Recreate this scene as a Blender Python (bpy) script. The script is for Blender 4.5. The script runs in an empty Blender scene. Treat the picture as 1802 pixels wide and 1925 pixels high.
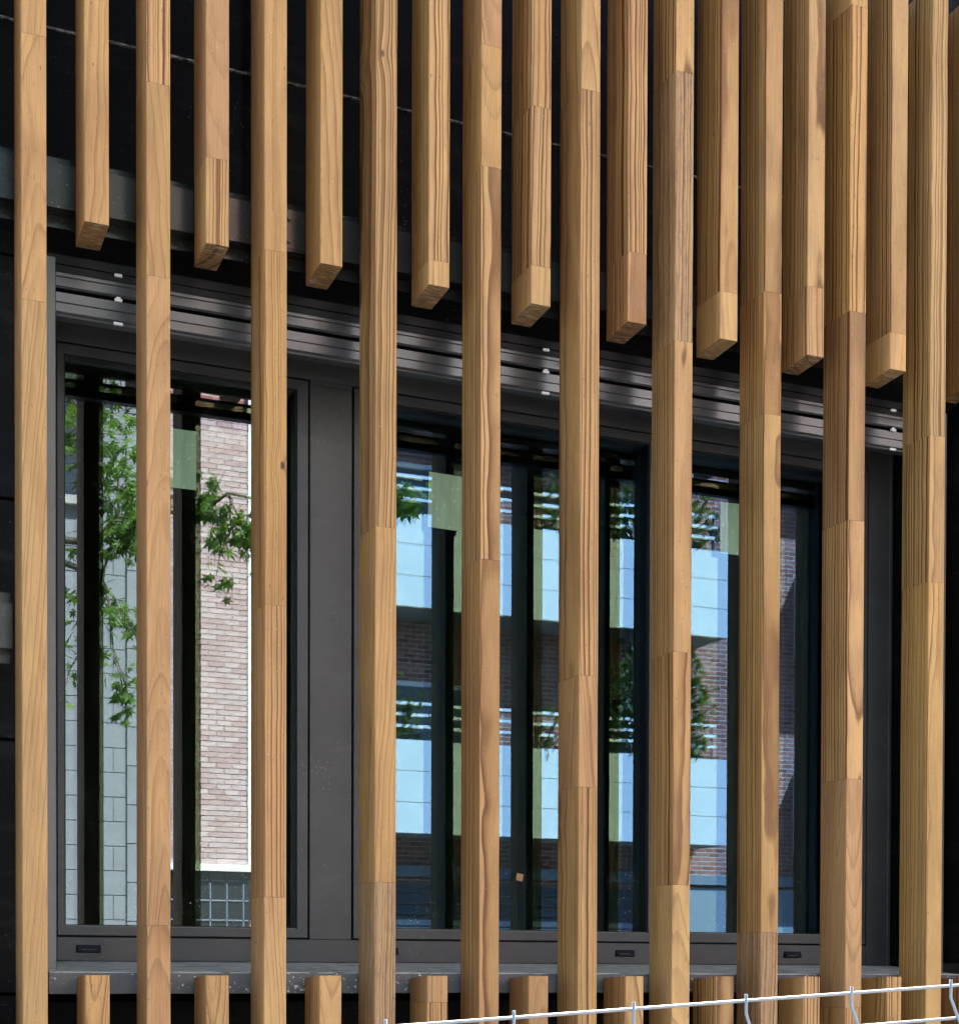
import bpy, bmesh, math, random
from mathutils import Vector, Matrix

# ------------------------------------------------------------------ camera
scene = bpy.context.scene
COL = scene.collection
CAM_Z = 2.0                                   # the phone is held up over the site fence
YAW, PITCH, ROLL, FOC, CYP = 0.4046, -0.0164, 0.0028, 2983.7, 1878.5   # solved from the batten grid
_fwd = Vector((math.sin(YAW) * math.cos(PITCH), math.cos(YAW) * math.cos(PITCH), math.sin(PITCH)))
_r0 = Vector((math.cos(YAW), -math.sin(YAW), 0.0))
_u0 = _r0.cross(_fwd)
_right = _r0 * math.cos(ROLL) + _u0 * math.sin(ROLL)
_up = -_r0 * math.sin(ROLL) + _u0 * math.cos(ROLL)
cam_data = bpy.data.cameras.new('camera')
cam = bpy.data.objects.new('camera', cam_data)
COL.objects.link(cam)
_m = Matrix((( _right.x, _up.x, -_fwd.x, 0.0), (_right.y, _up.y, -_fwd.y, 0.0),
             (_right.z, _up.z, -_fwd.z, CAM_Z), (0, 0, 0, 1)))
cam.matrix_world = _m
cam_data.sensor_fit = 'HORIZONTAL'
cam_data.sensor_width = 36.0
cam_data.lens = FOC / 1802.0 * 36.0
cam_data.shift_x = 0.0
cam_data.shift_y = (CYP - 962.5) / 1802.0
cam_data.clip_start = 0.05
cam_data.clip_end = 3000.0
scene.camera = cam

def zat(px, py, Y):
    """height at depth Y of a mark measured in the photograph (used for the glue joints)"""
    v = _fwd + _right * ((px - 901.0) / FOC) + _up * ((CYP - py) / FOC)
    return CAM_Z + v.z / v.y * Y

# ------------------------------------------------------------------ sky, sun, exposure
SUN_TRAVEL = Vector((-0.60, -1.0, -1.32)).normalized()       # from behind our building onto the far side of the street
_el = math.asin(-SUN_TRAVEL.z)
_az = math.atan2(-SUN_TRAVEL.x, -SUN_TRAVEL.y)             # clockwise from +Y
world = bpy.data.worlds.new('World')
scene.world = world
world.use_nodes = True
_wn = world.node_tree.nodes
_sky = _wn.new('ShaderNodeTexSky')
_sky.sky_type = 'NISHITA'
_sky.sun_disc = False
_sky.sun_elevation = _el
_sky.sun_rotation = _az
_sky.air_density = 1.0
_sky.dust_density = 1.4
_sky.ozone_density = 1.0
world.node_tree.links.new(_sky.outputs['Color'], _wn['Background'].inputs['Color'])
_wn['Background'].inputs['Strength'].default_value = 0.062
sun_data = bpy.data.lights.new('sun', 'SUN')
sun_data.energy = 5.0
sun_data.angle = math.radians(0.55)
sun_data.color = (1.0, 0.95, 0.87)
sun = bpy.data.objects.new('sun', sun_data)
COL.objects.link(sun)
sun.rotation_euler = SUN_TRAVEL.to_track_quat('-Z', 'Y').to_euler()
sun.location = (20, 15, 25)
scene.view_settings.view_transform = 'Standard'
scene.view_settings.look = 'None'
scene.view_settings.exposure = 3.36
scene.view_settings.gamma = 1.0
scene.view_settings.use_curve_mapping = False
scene.cycles.max_bounces = 10
scene.cycles.transparent_max_bounces = 16
scene.cycles.glossy_bounces = 5
scene.cycles.caustics_reflective = False
scene.cycles.caustics_refractive = False

rnd = random.Random(11)

# ------------------------------------------------------------------ node helpers
def new_mat(name):
    m = bpy.data.materials.new(name)
    m.use_nodes = True
    nt = m.node_tree
    for n in list(nt.nodes):
        nt.nodes.remove(n)
    out = nt.nodes.new('ShaderNodeOutputMaterial')
    return m, nt, out

class N:
    """tiny node-graph helper"""
    def __init__(self, nt):
        self.nt = nt
    def node(self, t, **kw):
        n = self.nt.nodes.new(t)
        for k, v in kw.items():
            setattr(n, k, v)
        return n
    def link(self, a, b):
        self.nt.links.new(a, b)
    def _in(self, sock, v):
        if hasattr(v, 'is_output') or isinstance(v, bpy.types.NodeSocket):
            self.link(v, sock)
        else:
            sock.default_value = v
    def math(self, op, a, b=None, clamp=False):
        n = self.node('ShaderNodeMath', operation=op, use_clamp=clamp)
        self._in(n.inputs[0], a)
        if b is not None:
            self._in(n.inputs[1], b)
        return n.outputs[0]
    def mix(self, fac, a, b, mode='MIX'):
        n = self.node('ShaderNodeMix', data_type='RGBA', blend_type=mode)
        self._in(n.inputs[0], fac)
        self._in(n.inputs[6], a if isinstance(a, bpy.types.NodeSocket) else tuple(a) + (1,) if len(a) == 3 else a)
        self._in(n.inputs[7], b if isinstance(b, bpy.types.NodeSocket) else tuple(b) + (1,) if len(b) == 3 else b)
        return n.outputs[2]
    def noise(self, vec, scale, detail=2.0, rough=0.5, dist=0.0, color=False):
        n = self.node('ShaderNodeTexNoise')
        self.link(vec, n.inputs['Vector'])
        n.inputs['Scale'].default_value = scale
        n.inputs['Detail'].default_value = detail
        n.inputs['Roughness'].default_value = rough
        n.inputs['Distortion'].default_value = dist
        return n.outputs['Color' if color else 'Fac']
    def ramp(self, fac, stops, interp='LINEAR'):
        n = self.node('ShaderNodeValToRGB')
        n.color_ramp.interpolation = interp
        els = n.color_ramp.elements
        while len(els) > 1:
            els.remove(els[-1])
        for i, (p, c) in enumerate(stops):
            e = els[0] if i == 0 else els.new(p)
            e.position = p
            e.color = (c, c, c, 1) if not hasattr(c, '__len__') else tuple(c) + (1,)
        self._in(n.inputs[0], fac)
        return n.outputs[0]
    def mapping(self, vec, scale=(1, 1, 1), loc=(0, 0, 0)):
        n = self.node('ShaderNodeMapping')
        self.link(vec, n.inputs[0])
        n.inputs['Scale'].default_value = scale
        n.inputs['Location'].default_value = loc
        return n.outputs[0]
    def bump(self, h, strength=0.2, dist=0.002):
        n = self.node('ShaderNodeBump')
        n.inputs['Strength'].default_value = strength
        n.inputs['Distance'].default_value = dist
        self.link(h, n.inputs['Height'])
        return n.outputs[0]
    def bsdf(self, out, color, rough=0.5, metal=0.0, normal=None, spec=0.5):
        b = self.node('ShaderNodeBsdfPrincipled')
        self._in(b.inputs['Base Color'], color if isinstance(color, bpy.types.NodeSocket) else tuple(color) + (1,))
        self._in(b.inputs['Roughness'], rough)
        self._in(b.inputs['Metallic'], metal)
        self._in(b.inputs['Specular IOR Level'], spec)
        if normal is not None:
            self.link(normal, b.inputs['Normal'])
        if out is not None:
            self.link(b.outputs[0], out.inputs[0])
        return b

MAT = {}

# ------------------------------------------------------------------ materials: timber
def make_timber():
    m, nt, out = new_mat('timber')
    g = N(nt)
    tc = g.node('ShaderNodeTexCoord')
    def attr(name, vec=False):
        a = g.node('ShaderNodeAttribute', attribute_type='OBJECT', attribute_name=name)
        return a.outputs['Vector' if vec else 'Fac'] if name != 'tone' else a.outputs['Color']
    seed = attr('seed')
    ringc = attr('ring_centre', True)
    ringp = attr('ring_shape', True)           # spacing, lean x, lean y
    knot = attr('knot', True)                  # x, z, strength
    tone = attr('tone')
    look = attr('look', True)                  # ring contrast, waviness, weathered flecks
    so = g.node('ShaderNodeSeparateXYZ'); g.link(tc.outputs['Object'], so.inputs[0])
    x, y, z = so.outputs
    sc = g.node('ShaderNodeSeparateXYZ'); g.link(ringc, sc.inputs[0])
    sp = g.node('ShaderNodeSeparateXYZ'); g.link(ringp, sp.inputs[0])
    sk = g.node('ShaderNodeSeparateXYZ'); g.link(knot, sk.inputs[0])
    sl = g.node('ShaderNodeSeparateXYZ'); g.link(look, sl.inputs[0])
    # seeded position
    sv = g.node('ShaderNodeCombineXYZ')
    g.link(seed, sv.inputs[0]); g.link(g.math('MULTIPLY', seed, 1.7), sv.inputs[1]); g.link(g.math('MULTIPLY', seed, 2.3), sv.inputs[2])
    add = g.node('ShaderNodeVectorMath', operation='ADD')
    g.link(tc.outputs['Object'], add.inputs[0]); g.link(sv.outputs[0], add.inputs[1])
    P = add.outputs[0]
    # slow wander of the log's axis along the piece
    n1 = g.noise(g.mapping(P, (5, 5, 1.6)), 1.0, 2.0, 0.55)
    n2 = g.noise(g.mapping(P, (5, 5, 1.6), (7.3, 1.1, 4.7)), 1.0, 2.0, 0.55)
    nf = g.noise(g.mapping(P, (22, 22, 7.0), (2, 5, 1)), 1.0, 1.0, 0.5)
    w1 = g.math('MULTIPLY', g.math('SUBTRACT', n1, 0.5), sl.outputs[1])
    w2 = g.math('MULTIPLY', g.math('SUBTRACT', n2, 0.5), sl.outputs[1])
    wf = g.math('MULTIPLY', g.math('SUBTRACT', nf, 0.5), 0.006)
    # knot: distance in the x-z face
    kdx = g.math('MULTIPLY', g.math('SUBTRACT', x, sk.outputs[0]), 1.0)
    kdz = g.math('MULTIPLY', g.math('SUBTRACT', z, sk.outputs[1]), 0.55)
    kd2 = g.math('ADD', g.math('MULTIPLY', kdx, kdx), g.math('MULTIPLY', kdz, kdz))
    kb = g.math('POWER', 2.718, g.math('MULTIPLY', kd2, -1500.0))
    kpush = g.math('MULTIPLY', g.math('MULTIPLY', kb, sk.outputs[2]), 0.028)
    dx = g.math('ADD', g.math('SUBTRACT', g.math('SUBTRACT', x, sc.outputs[0]), g.math('MULTIPLY', z, sp.outputs[1])), g.math('ADD', w1, kpush))
    dy = g.math('ADD', g.math('SUBTRACT', g.math('SUBTRACT', y, sc.outputs[1]), g.math('MULTIPLY', z, sp.outputs[2])), g.math('ADD', w2, kpush))
    r = g.math('SQRT', g.math('ADD', g.math('MULTIPLY', dx, dx), g.math('MULTIPLY', dy, dy)))
    r = g.math('ADD', r, wf)
    t = g.math('DIVIDE', r, sp.outputs[0])
    # ring widths are uneven
    rv = g.node('ShaderNodeTexNoise', noise_dimensions='1D')
    g.link(g.math('ADD', g.math('MULTIPLY', t, 0.45), seed), rv.inputs['W']); rv.inputs['Scale'].default_value = 1.0; rv.inputs['Detail'].default_value = 1.0
    t = g.math('ADD', t, g.math('MULTIPLY', rv.outputs['Fac'], 2.0))
    f = g.math('FRACT', t)
    prof = g.ramp(f, [(0.0, 0.0), (0.35, 0.06), (0.66, 0.34), (0.86, 1.0), (0.94, 0.95), (1.0, 0.0)])
    # some years leave a stronger line than others
    wn = g.node('ShaderNodeTexWhiteNoise', noise_dimensions='1D')
    g.link(g.math('ADD', g.math('FLOOR', t), seed), wn.inputs['W'])
    prof = g.math('MULTIPLY', prof, g.math('ADD', 0.50, g.math('MULTIPLY', wn.outputs['Value'], 1.0)))
    # a face cut along the rings shows them broad and faint
    snn = g.node('ShaderNodeSeparateXYZ'); g.link(tc.outputs['Normal'], snn.inputs[0])
    along = g.math('DIVIDE', g.math('ABSOLUTE', g.math('ADD', g.math('MULTIPLY', snn.outputs[0], dx), g.math('MULTIPLY', snn.outputs[1], dy))), r)
    cutk = g.ramp(along, [(0.80, 1.0), (0.985, 0.55)])
    prof = g.math('MULTIPLY', prof, cutk)
    ringamp = g.noise(g.mapping(P, (3, 3, 0.9), (9, 9, 9)), 1.0, 1.0)
    ring = g.math('MULTIPLY', g.math('MULTIPLY', prof, sl.outputs[0]), g.math('ADD', 0.45, g.math('MULTIPLY', ringamp, 1.1)))
    dark = g.mix(1.0, tone, (0.30, 0.195, 0.115), 'MULTIPLY')
    col = g.mix(g.math('MULTIPLY', ring, 1.0, clamp=True), tone, dark)
    # fibre streaks and blotches
    fib = g.noise(g.mapping(P, (420, 420, 9)), 1.0, 2.0, 0.6)
    col = g.mix(0.5, col, g.ramp(fib, [(0.28, 0.66), (0.7, 1.24)]), 'MULTIPLY')
    blot = g.noise(g.mapping(P, (14, 14, 3.2)), 1.0, 3.0, 0.55)
    col = g.mix(0.8, col, g.ramp(blot, [(0.3, (0.78, 0.73, 0.70)), (0.52, (1.0, 1.0, 1.0)), (0.75, (1.12, 1.10, 1.04))]), 'MULTIPLY')
    warm = g.noise(g.mapping(P, (6, 6, 1.1), (3, 8, 1)), 1.0, 2.0)
    col = g.mix(g.ramp(warm, [(0.45, 0.0), (0.75, 0.5)]), col, g.mix(1.0, col, (0.98, 0.87, 0.86), 'MULTIPLY'))
    # resin-stain tongues with hard edges on a few pieces
    st = g.noise(g.mapping(P, (26, 26, 3.0), (4, 2, 6)), 1.0, 1.0, 0.4, 0.6)
    col = g.mix(g.math('MULTIPLY', g.ramp(st, [(0.585, 0.0), (0.605, 1.0)]), 0.30), col, g.mix(1.0, col, (0.82, 0.74, 0.72), 'MULTIPLY'))
    # weathered flecks
    fl = g.noise(g.mapping(P, (170, 170, 22), (1, 1, 1)), 1.0, 3.0, 0.65, 0.8)
    col = g.mix(g.math('MULTIPLY', g.ramp(fl, [(0.52, 0.0), (0.62, 1.0)]), sl.outputs[2]), col, g.mix(1.0, col, (0.52, 0.46, 0.44), 'MULTIPLY'))
    # tiny pores and splits
    po = g.noise(g.mapping(P, (330, 330, 45), (6, 1, 3)), 1.0, 1.0, 0.5)
    col = g.mix(g.ramp(po, [(0.735, 0.0), (0.77, 0.75)]), col, (0.05, 0.028, 0.014))
    # knot heart
    kn = g.math('SUBTRACT', g.math('MULTIPLY', g.math('SQRT', kd2), 190.0), g.math('MULTIPLY', g.noise(g.mapping(P, (150, 150, 150)), 1.0), 0.9))
    kh = g.math('MULTIPLY', g.ramp(kn, [(0.05, 1.0), (0.55, 0.55), (0.85, 0.0)]), g.math('MULTIPLY', sk.outputs[2], 1.0, clamp=True), clamp=True)
    col = g.mix(kh, col, (0.045, 0.022, 0.012))
    # builders' dust
    du = g.noise(g.mapping(P, (260, 260, 240), (3, 3, 7)), 1.0, 1.0, 0.5)
    col = g.mix(g.ramp(du, [(0.765, 0.0), (0.80, 0.8)]), col, (0.62, 0.58, 0.50))
    # sawn ends: greyer, darker, with smears of sealer
    geo = g.node('ShaderNodeNewGeometry')
    sn = g.node('ShaderNodeSeparateXYZ'); g.link(geo.outputs['True Normal'], sn.inputs[0])
    endm = g.ramp(g.math('ABSOLUTE', sn.outputs[2]), [(0.75, 0.0), (0.85, 1.0)])
    saw = g.noise(g.mapping(P, (40, 160, 40)), 1.0, 3.0, 0.6)
    ecol = g.mix(1.0, g.mix(1.0, col, (0.60, 0.66, 0.76), 'MULTIPLY'), g.ramp(saw, [(0.32, 0.48), (0.68, 1.35)]), 'MULTIPLY')
    sm = g.noise(g.mapping(P, (22, 75, 22), (2, 2, 2)), 1.0, 2.0, 0.5, 0.3)
    ecol = g.mix(g.ramp(sm, [(0.56, 0.0), (0.72, 0.6)]), ecol, (0.46, 0.40, 0.32))
    col = g.mix(endm, col, ecol)
    h = g.math('ADD', g.math('MULTIPLY', ring, -0.6), g.math('MULTIPLY', fib, 0.8))
    bn = g.bump(h, 0.25, 0.0012)
    g.bsdf(out, col, g.math('ADD', 0.52, g.math('MULTIPLY', fib, 0.18)), 0.0, bn, 0.32)
    return m
MAT['timber'] = make_timber()

# ------------------------------------------------------------------ materials: metal, cladding and the rest
def make_coated(name, col, rough=0.42, metal=0.0, var=0.12, spec=0.5, dust=0.0, bumpy=0.04, patchy=0.10):
    m, nt, out = new_mat(name)
    g = N(nt)
    tc = g.node('ShaderNodeTexCoord')
    P = tc.outputs['Object']
    a = g.noise(P, 5.0, 4.0, 0.6)
    c = g.mix(1.0, col, g.ramp(a, [(0.3, 1.0 - var), (0.7, 1.0 + var)]), 'MULTIPLY')
    if dust > 0:
        d1 = g.noise(P, 140.0, 2.0, 0.6)
        d2 = g.noise(P, 4.0, 2.0, 0.6)
        lim = g.math('ADD', d1, g.math('MULTIPLY', g.math('SUBTRACT', d2, 0.5), 0.35))
        c = g.mix(g.math('MULTIPLY', g.ramp(lim, [(0.70, 0.0), (0.76, 1.0)]), dust), c, (0.55, 0.55, 0.52))
        s1 = g.noise(g.mapping(P, (3.0, 3.0, 9.0), (5, 5, 5)), 1.0, 4.0, 0.65, 0.8)
        c = g.mix(g.math('MULTIPLY', g.ramp(s1, [(0.55, 0.0), (0.75, 0.35)]), dust), c, (0.30, 0.30, 0.29))
    rr = g.noise(P, 18.0, 3.0, 0.6)
    fine = g.noise(P, 900.0, 1.0)
    g.bsdf(out, c, g.math('ADD', rough - patchy / 2, g.math('MULTIPLY', rr, patchy)), metal, g.bump(fine, bumpy, 0.0006), spec)
    return m
MAT['frame'] = make_coated('anthracite_powder_coat', (0.044, 0.047, 0.049), 0.40, 0.0, 0.18, 0.45, 0.14)
MAT['frame_dark'] = make_coated('black_gasket', (0.0035, 0.0035, 0.004), 0.5, 0.0, 0.1, 0.3)
MAT['slat'] = make_coated('blind_slat_coat', (0.085, 0.088, 0.095), 0.25, 0.5, 0.05, 0.6, 0.0, 0.01, 0.015)
MAT['guide'] = make_coated('guide_rail_coat', (0.125, 0.130, 0.122), 0.40, 0.1, 0.08, 0.5, 0.08)
MAT['rail'] = make_coated('bracket_rail_coat', (0.030, 0.032, 0.028), 0.21, 0.5, 0.15, 0.6, 0.25)
MAT['rail_black'] = make_coated('black_rail_coat', (0.008, 0.008, 0.0085), 0.5, 0.0, 0.15, 0.3, 0.30)
MAT['clad'] = make_coated('black_cladding', (0.0050, 0.0051, 0.0052), 0.6, 0.0, 0.4, 0.08, 0.10)
MAT['backing'] = make_coated('black_membrane', (0.002, 0.002, 0.0021), 0.9, 0.0, 0.2, 0.03)
MAT['white_clip'] = make_coated('white_plastic', (0.78, 0.80, 0.80), 0.4, 0.0, 0.05)
MAT['galv'] = make_coated('galvanised_wire', (0.24, 0.265, 0.29), 0.42, 0.2, 0.08, 0.5)
MAT['bolt'] = make_coated('zinc_bolt', (0.42, 0.42, 0.41), 0.35, 0.8, 0.1)
MAT['room'] = make_coated('dark_room_finish', (0.035, 0.037, 0.036), 0.85, 0.0, 0.1, 0.2)

def make_joint_strip():
    m, nt, out = new_mat('dusty_joint_strip')
    g = N(nt)
    tc = g.node('ShaderNodeTexCoord')
    P = tc.outputs['Object']
    a = g.noise(g.mapping(P, (60, 60, 300)), 1.0, 3.0, 0.7)
    b = g.noise(g.mapping(P, (2.5, 1, 1)), 1.0, 2.0, 0.6)
    k = g.math('MULTIPLY', g.ramp(a, [(0.45, 0.0), (0.6, 1.0)]), g.ramp(b, [(0.35, 0.15), (0.6, 1.0)]))
    g.bsdf(out, g.mix(k, (0.012, 0.012, 0.013), (0.42, 0.42, 0.40)), 0.7)
    return m
MAT['strip'] = make_joint_strip()

def make_sill():
    m, nt, out = new_mat('weathered_sill_metal')
    g = N(nt)
    tc = g.node('ShaderNodeTexCoord')
    P = tc.outputs['Object']
    a = g.noise(g.mapping(P, (16, 90, 90)), 1.0, 4.0, 0.65, 0.5)
    c = g.mix(g.ramp(a, [(0.36, 0.0), (0.5, 1.0)]), (0.14, 0.14, 0.12), (0.60, 0.58, 0.49))
    geo = g.node('ShaderNodeNewGeometry')
    sn = g.node('ShaderNodeSeparateXYZ'); g.link(geo.outputs['True Normal'], sn.inputs[0])
    top = g.ramp(sn.outputs[2], [(0.5, 0.0), (0.7, 1.0)])
    front = g.mix(g.ramp(g.noise(P, 30, 3.0), [(0.3, 0.0), (0.7, 1.0)]), (0.085, 0.088, 0.096), (0.115, 0.118, 0.125))
    c = g.mix(top, front, c)
    v = g.noise(g.mapping(P, (1, 1, 1)), 95.0, 2.0, 0.55)
    v2 = g.noise(P, 6.0, 2.0)
    k = g.math('ADD', v, g.math('MULTIPLY', g.math('SUBTRACT', v2, 0.5), 0.30))
    c = g.mix(g.ramp(k, [(0.66, 0.0), (0.70, 0.9)]), c, (0.62, 0.62, 0.58))
    g.bsdf(out, c, 0.55, 0.0, g.bump(a, 0.2, 0.002), 0.4)
    return m
MAT['sill'] = make_sill()

def make_glass(name, refl, tint_r, tint_t, dirt):
    """coated pane: mirror share grows towards grazing view, the rest passes through"""
    m, nt, out = new_mat(name)
    g = N(nt)
    fr = g.node('ShaderNodeFresnel'); fr.inputs['IOR'].default_value = 1.5
    fac = g.math('ADD', refl - 0.04, fr.outputs[0], clamp=True)
    gl = g.node('ShaderNodeBsdfGlossy'); gl.inputs['Color'].default_value = tuple(tint_r) + (1,); gl.inputs['Roughness'].default_value = 0.0
    tc = g.node('ShaderNodeTexCoord')
    P = tc.outputs['Object']
    tr = g.node('ShaderNodeBsdfTransparent'); tr.inputs['Color'].default_value = tuple(tint_t) + (1,)
    mx = g.node('ShaderNodeMixShader')
    g.link(fac, mx.inputs[0]); g.link(tr.outputs[0], mx.inputs[1]); g.link(gl.outputs[0], mx.inputs[2])
    last = mx.outputs[0]
    if dirt > 0:
        sp = g.node('ShaderNodeSeparateXYZ'); g.link(P, sp.inputs[0])
        low = g.ramp(sp.outputs[2], [(0.0, 1.0), (0.45, 0.35), (1.0, 0.12)])
        d1 = g.noise(P, 190.0, 1.0, 0.5)
        d2 = g.noise(P, 9.0, 3.0, 0.6)
        spk = g.ramp(g.math('ADD', d1, g.math('MULTIPLY', g.math('SUBTRACT', d2, 0.55), 0.45)), [(0.70, 0.0), (0.75, 1.0)])
        sm = g.ramp(g.noise(g.mapping(P, (5, 5, 2.0), (1, 4, 2)), 1.0, 5.0, 0.7, 1.5), [(0.55, 0.0), (0.8, 0.10)])
        df = g.node('ShaderNodeBsdfDiffuse'); df.inputs['Color'].default_value = (0.6, 0.62, 0.6, 1)
        mx2 = g.node('ShaderNodeMixShader')
        g.link(g.math('MULTIPLY', g.math('ADD', g.math('MULTIPLY', spk, low), g.math('MULTIPLY', sm, 0.25)), dirt, clamp=True), mx2.inputs[0])
        g.link(last, mx2.inputs[1]); g.link(df.outputs[0], mx2.inputs[2])
        last = mx2.outputs[0]
    g.link(last, out.inputs[0])
    return m
MAT['glass_outer'] = make_glass('coated_outer_glass', 0.105, (0.28, 0.56, 0.96), (0.80, 0.90, 0.84), 0.6)
MAT['glass_outer_left'] = make_glass('coated_outer_glass_left', 0.132, (0.72, 0.84, 1.0), (0.80, 0.90, 0.84), 0.6)
MAT['glass_inner'] = make_glass('inner_glass', 0.055, (0.88, 0.98, 0.74), (0.84, 0.92, 0.86), 0.0)
def make_clear():
    m, nt, out = new_mat('glass_back_face')
    t = nt.nodes.new('ShaderNodeBsdfTransparent'); t.inputs['Color'].default_value = (0.97, 0.99, 0.975, 1)
    nt.links.new(t.outputs[0], out.inputs[0])
    return m
MAT['glass_clear'] = make_clear()

def make_label_paper():
    m, nt, out = new_mat('sage_label_film')
    g = N(nt)
    tc = g.node('ShaderNodeTexCoord')
    P = tc.outputs['Object']
    sp = g.ramp(g.noise(P, 60, 1.0), [(0.66, 0.0), (0.70, 1.0)])
    c = g.mix(sp, (0.60, 0.68, 0.52), (0.85, 0.88, 0.78))
    v = g.ramp(g.noise(g.mapping(P, (40, 1, 6)), 1.0, 2.0), [(0.35, 0.85), (0.65, 1.1)])
    g.bsdf(out, g.mix(1.0, c, v, 'MULTIPLY'), 0.6)
    return m
MAT['label'] = make_label_paper()

# ------------------------------------------------------------------ materials: street side
def make_plain(name, col, rough=0.75, scale=6.0, var=0.2, bump=0.0):
    m, nt, out = new_mat(name)
    g = N(nt)
    tc = g.node('ShaderNodeTexCoord')
    P = tc.outputs['Object']
    a = g.noise(P, scale, 5.0, 0.65)
    c = g.mix(1.0, col, g.ramp(a, [(0.25, 1.0 - var), (0.75, 1.0 + var)]), 'MULTIPLY')
    nb = g.bump(g.noise(P, scale * 12, 4.0, 0.7), bump, 0.01) if bump else None
    g.bsdf(out, c, rough, 0.0, nb, 0.3)
    return m
MAT['asphalt'] = make_plain('asphalt', (0.055, 0.055, 0.057), 0.85, 3.0, 0.25, 0.4)
MAT['paving'] = make_plain('paving', (0.30, 0.28, 0.26), 0.8, 2.0, 0.2, 0.2)
MAT['kerb'] = make_plain('kerb_stone', (0.36, 0.35, 0.33), 0.8, 5.0, 0.15, 0.2)
MAT['ground'] = make_plain('ground', (0.14, 0.13, 0.11), 0.9, 0.3, 0.2)
MAT['parapet'] = make_plain('white_parapet_panel', (0.66, 0.68, 0.70), 0.45, 1.5, 0.05)
MAT['soffit'] = make_plain('slab_concrete', (0.30, 0.30, 0.30), 0.8, 2.0, 0.1)
MAT['white_paint'] = make_plain('white_paint', (0.78, 0.79, 0.80), 0.4, 2.0, 0.04)
MAT['stone'] = make_plain('pale_stone', (0.22, 0.235, 0.25), 0.75, 2.5, 0.10, 0.1)
MAT['mortar'] = make_plain('mortar', (0.46, 0.44, 0.42), 0.9, 8.0, 0.12)
MAT['shutter'] = make_plain('slate_blue_shutter', (0.06, 0.075, 0.10), 0.5, 2.0, 0.1)
MAT['ledge'] = make_plain('grey_blue_ledge', (0.20, 0.23, 0.28), 0.6, 2.0, 0.1)
MAT['grey_panel'] = make_plain('grey_infill_panel', (0.26, 0.30, 0.34), 0.6, 2.0, 0.1)
MAT['dark_glass'] = make_coated('far_window_glass', (0.02, 0.026, 0.035), 0.08, 0.0, 0.05, 0.8)
MAT['line_paint'] = make_plain('road_line_paint', (0.7, 0.7, 0.68), 0.6, 4.0, 0.1)
def make_brick_piece():
    m, nt, out = new_mat('brick_clay')
    g = N(nt)
    oi = g.node('ShaderNodeObjectInfo')
    geo = g.node('ShaderNodeNewGeometry')
    tc = g.node('ShaderNodeTexCoord')
    rand = g.math('FRACT', g.math('ADD', oi.outputs['Random'], geo.outputs['Random Per Island']))
    c = g.ramp(rand, [(0.0, (0.42, 0.29, 0.28)), (0.35, (0.47, 0.34, 0.32)), (0.65, (0.54, 0.42, 0.40)), (1.0, (0.45, 0.36, 0.35))])
    a = g.noise(tc.outputs['Object'], 25.0, 4.0, 0.7)
    c = g.mix(0.7, c, g.ramp(a, [(0.3, 0.7), (0.7, 1.3)]), 'MULTIPLY')
    g.bsdf(out, c, 0.85, 0.0, g.bump(a, 0.3, 0.01), 0.2)
    return m
MAT['brick'] = make_brick_piece()
def make_brick_wall():
    m, nt, out = new_mat('brick_wall_far')
    g = N(nt)
    tc = g.node('ShaderNodeTexCoord')
    so = g.node('ShaderNodeSeparateXYZ'); g.link(tc.outputs['Object'], so.inputs[0])
    co = g.node('ShaderNodeCombineXYZ')
    g.link(g.math('ADD', so.outputs[0], so.outputs[1]), co.inputs[0]); g.link(so.outputs[2], co.inputs[1])
    b = g.node('ShaderNodeTexBrick')
    g.link(co.outputs[0], b.inputs['Vector'])
    b.inputs['Scale'].default_value = 1.0
    b.inputs['Brick Width'].default_value = 0.225
    b.inputs['Row Height'].default_value = 0.075
    b.inputs['Mortar Size'].default_value = 0.008
    b.inputs['Mortar Smooth'].default_value = 0.2
    b.inputs['Color1'].default_value = (0.24, 0.075, 0.055, 1)
    b.inputs['Color2'].default_value = (0.42, 0.19, 0.15, 1)
    b.inputs['Mortar'].default_value = (0.48, 0.45, 0.43, 1)
    a = g.noise(tc.outputs['Object'], 14.0, 4.0, 0.7)
    c = g.mix(0.6, b.outputs['Color'], g.ramp(a, [(0.3, 0.75), (0.7, 1.25)]), 'MULTIPLY')
    inv = g.math('SUBTRACT', 1.0, b.outputs['Fac'])
    g.bsdf(out, c, 0.85, 0.0, g.bump(inv, 0.6, 0.012), 0.2)
    return m
MAT['brick_wall'] = make_brick_wall()
def make_leaf(name, c1, c2):
    m, nt, out = new_mat(name)
    g = N(nt)
    geo = g.node('ShaderNodeNewGeometry')
    c = g.ramp(geo.outputs['Random Per Island'], [(0.0, c1), (1.0, c2)])
    d = g.bsdf(None, c, 0.45, 0.0, None, 0.4)
    t = g.node('ShaderNodeBsdfTranslucent')
    g.link(g.mix(1.0, c, (1.5, 1.7, 0.7), 'MULTIPLY'), t.inputs[0])
    mx = g.node('ShaderNodeMixShader'); mx.inputs[0].default_value = 0.45
    g.link(d.outputs[0], mx.inputs[1]); g.link(t.outputs[0], mx.inputs[2]); g.link(mx.outputs[0], out.inputs[0])
    return m
MAT['leaf'] = make_leaf('maple_leaf', (0.05, 0.11, 0.025), (0.17, 0.27, 0.06))
MAT['shrub'] = make_leaf('shrub_leaf', (0.03, 0.06, 0.018), (0.10, 0.14, 0.045))
MAT['bark'] = make_plain('bark', (0.12, 0.10, 0.08), 0.9, 9.0, 0.3, 0.5)

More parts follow.
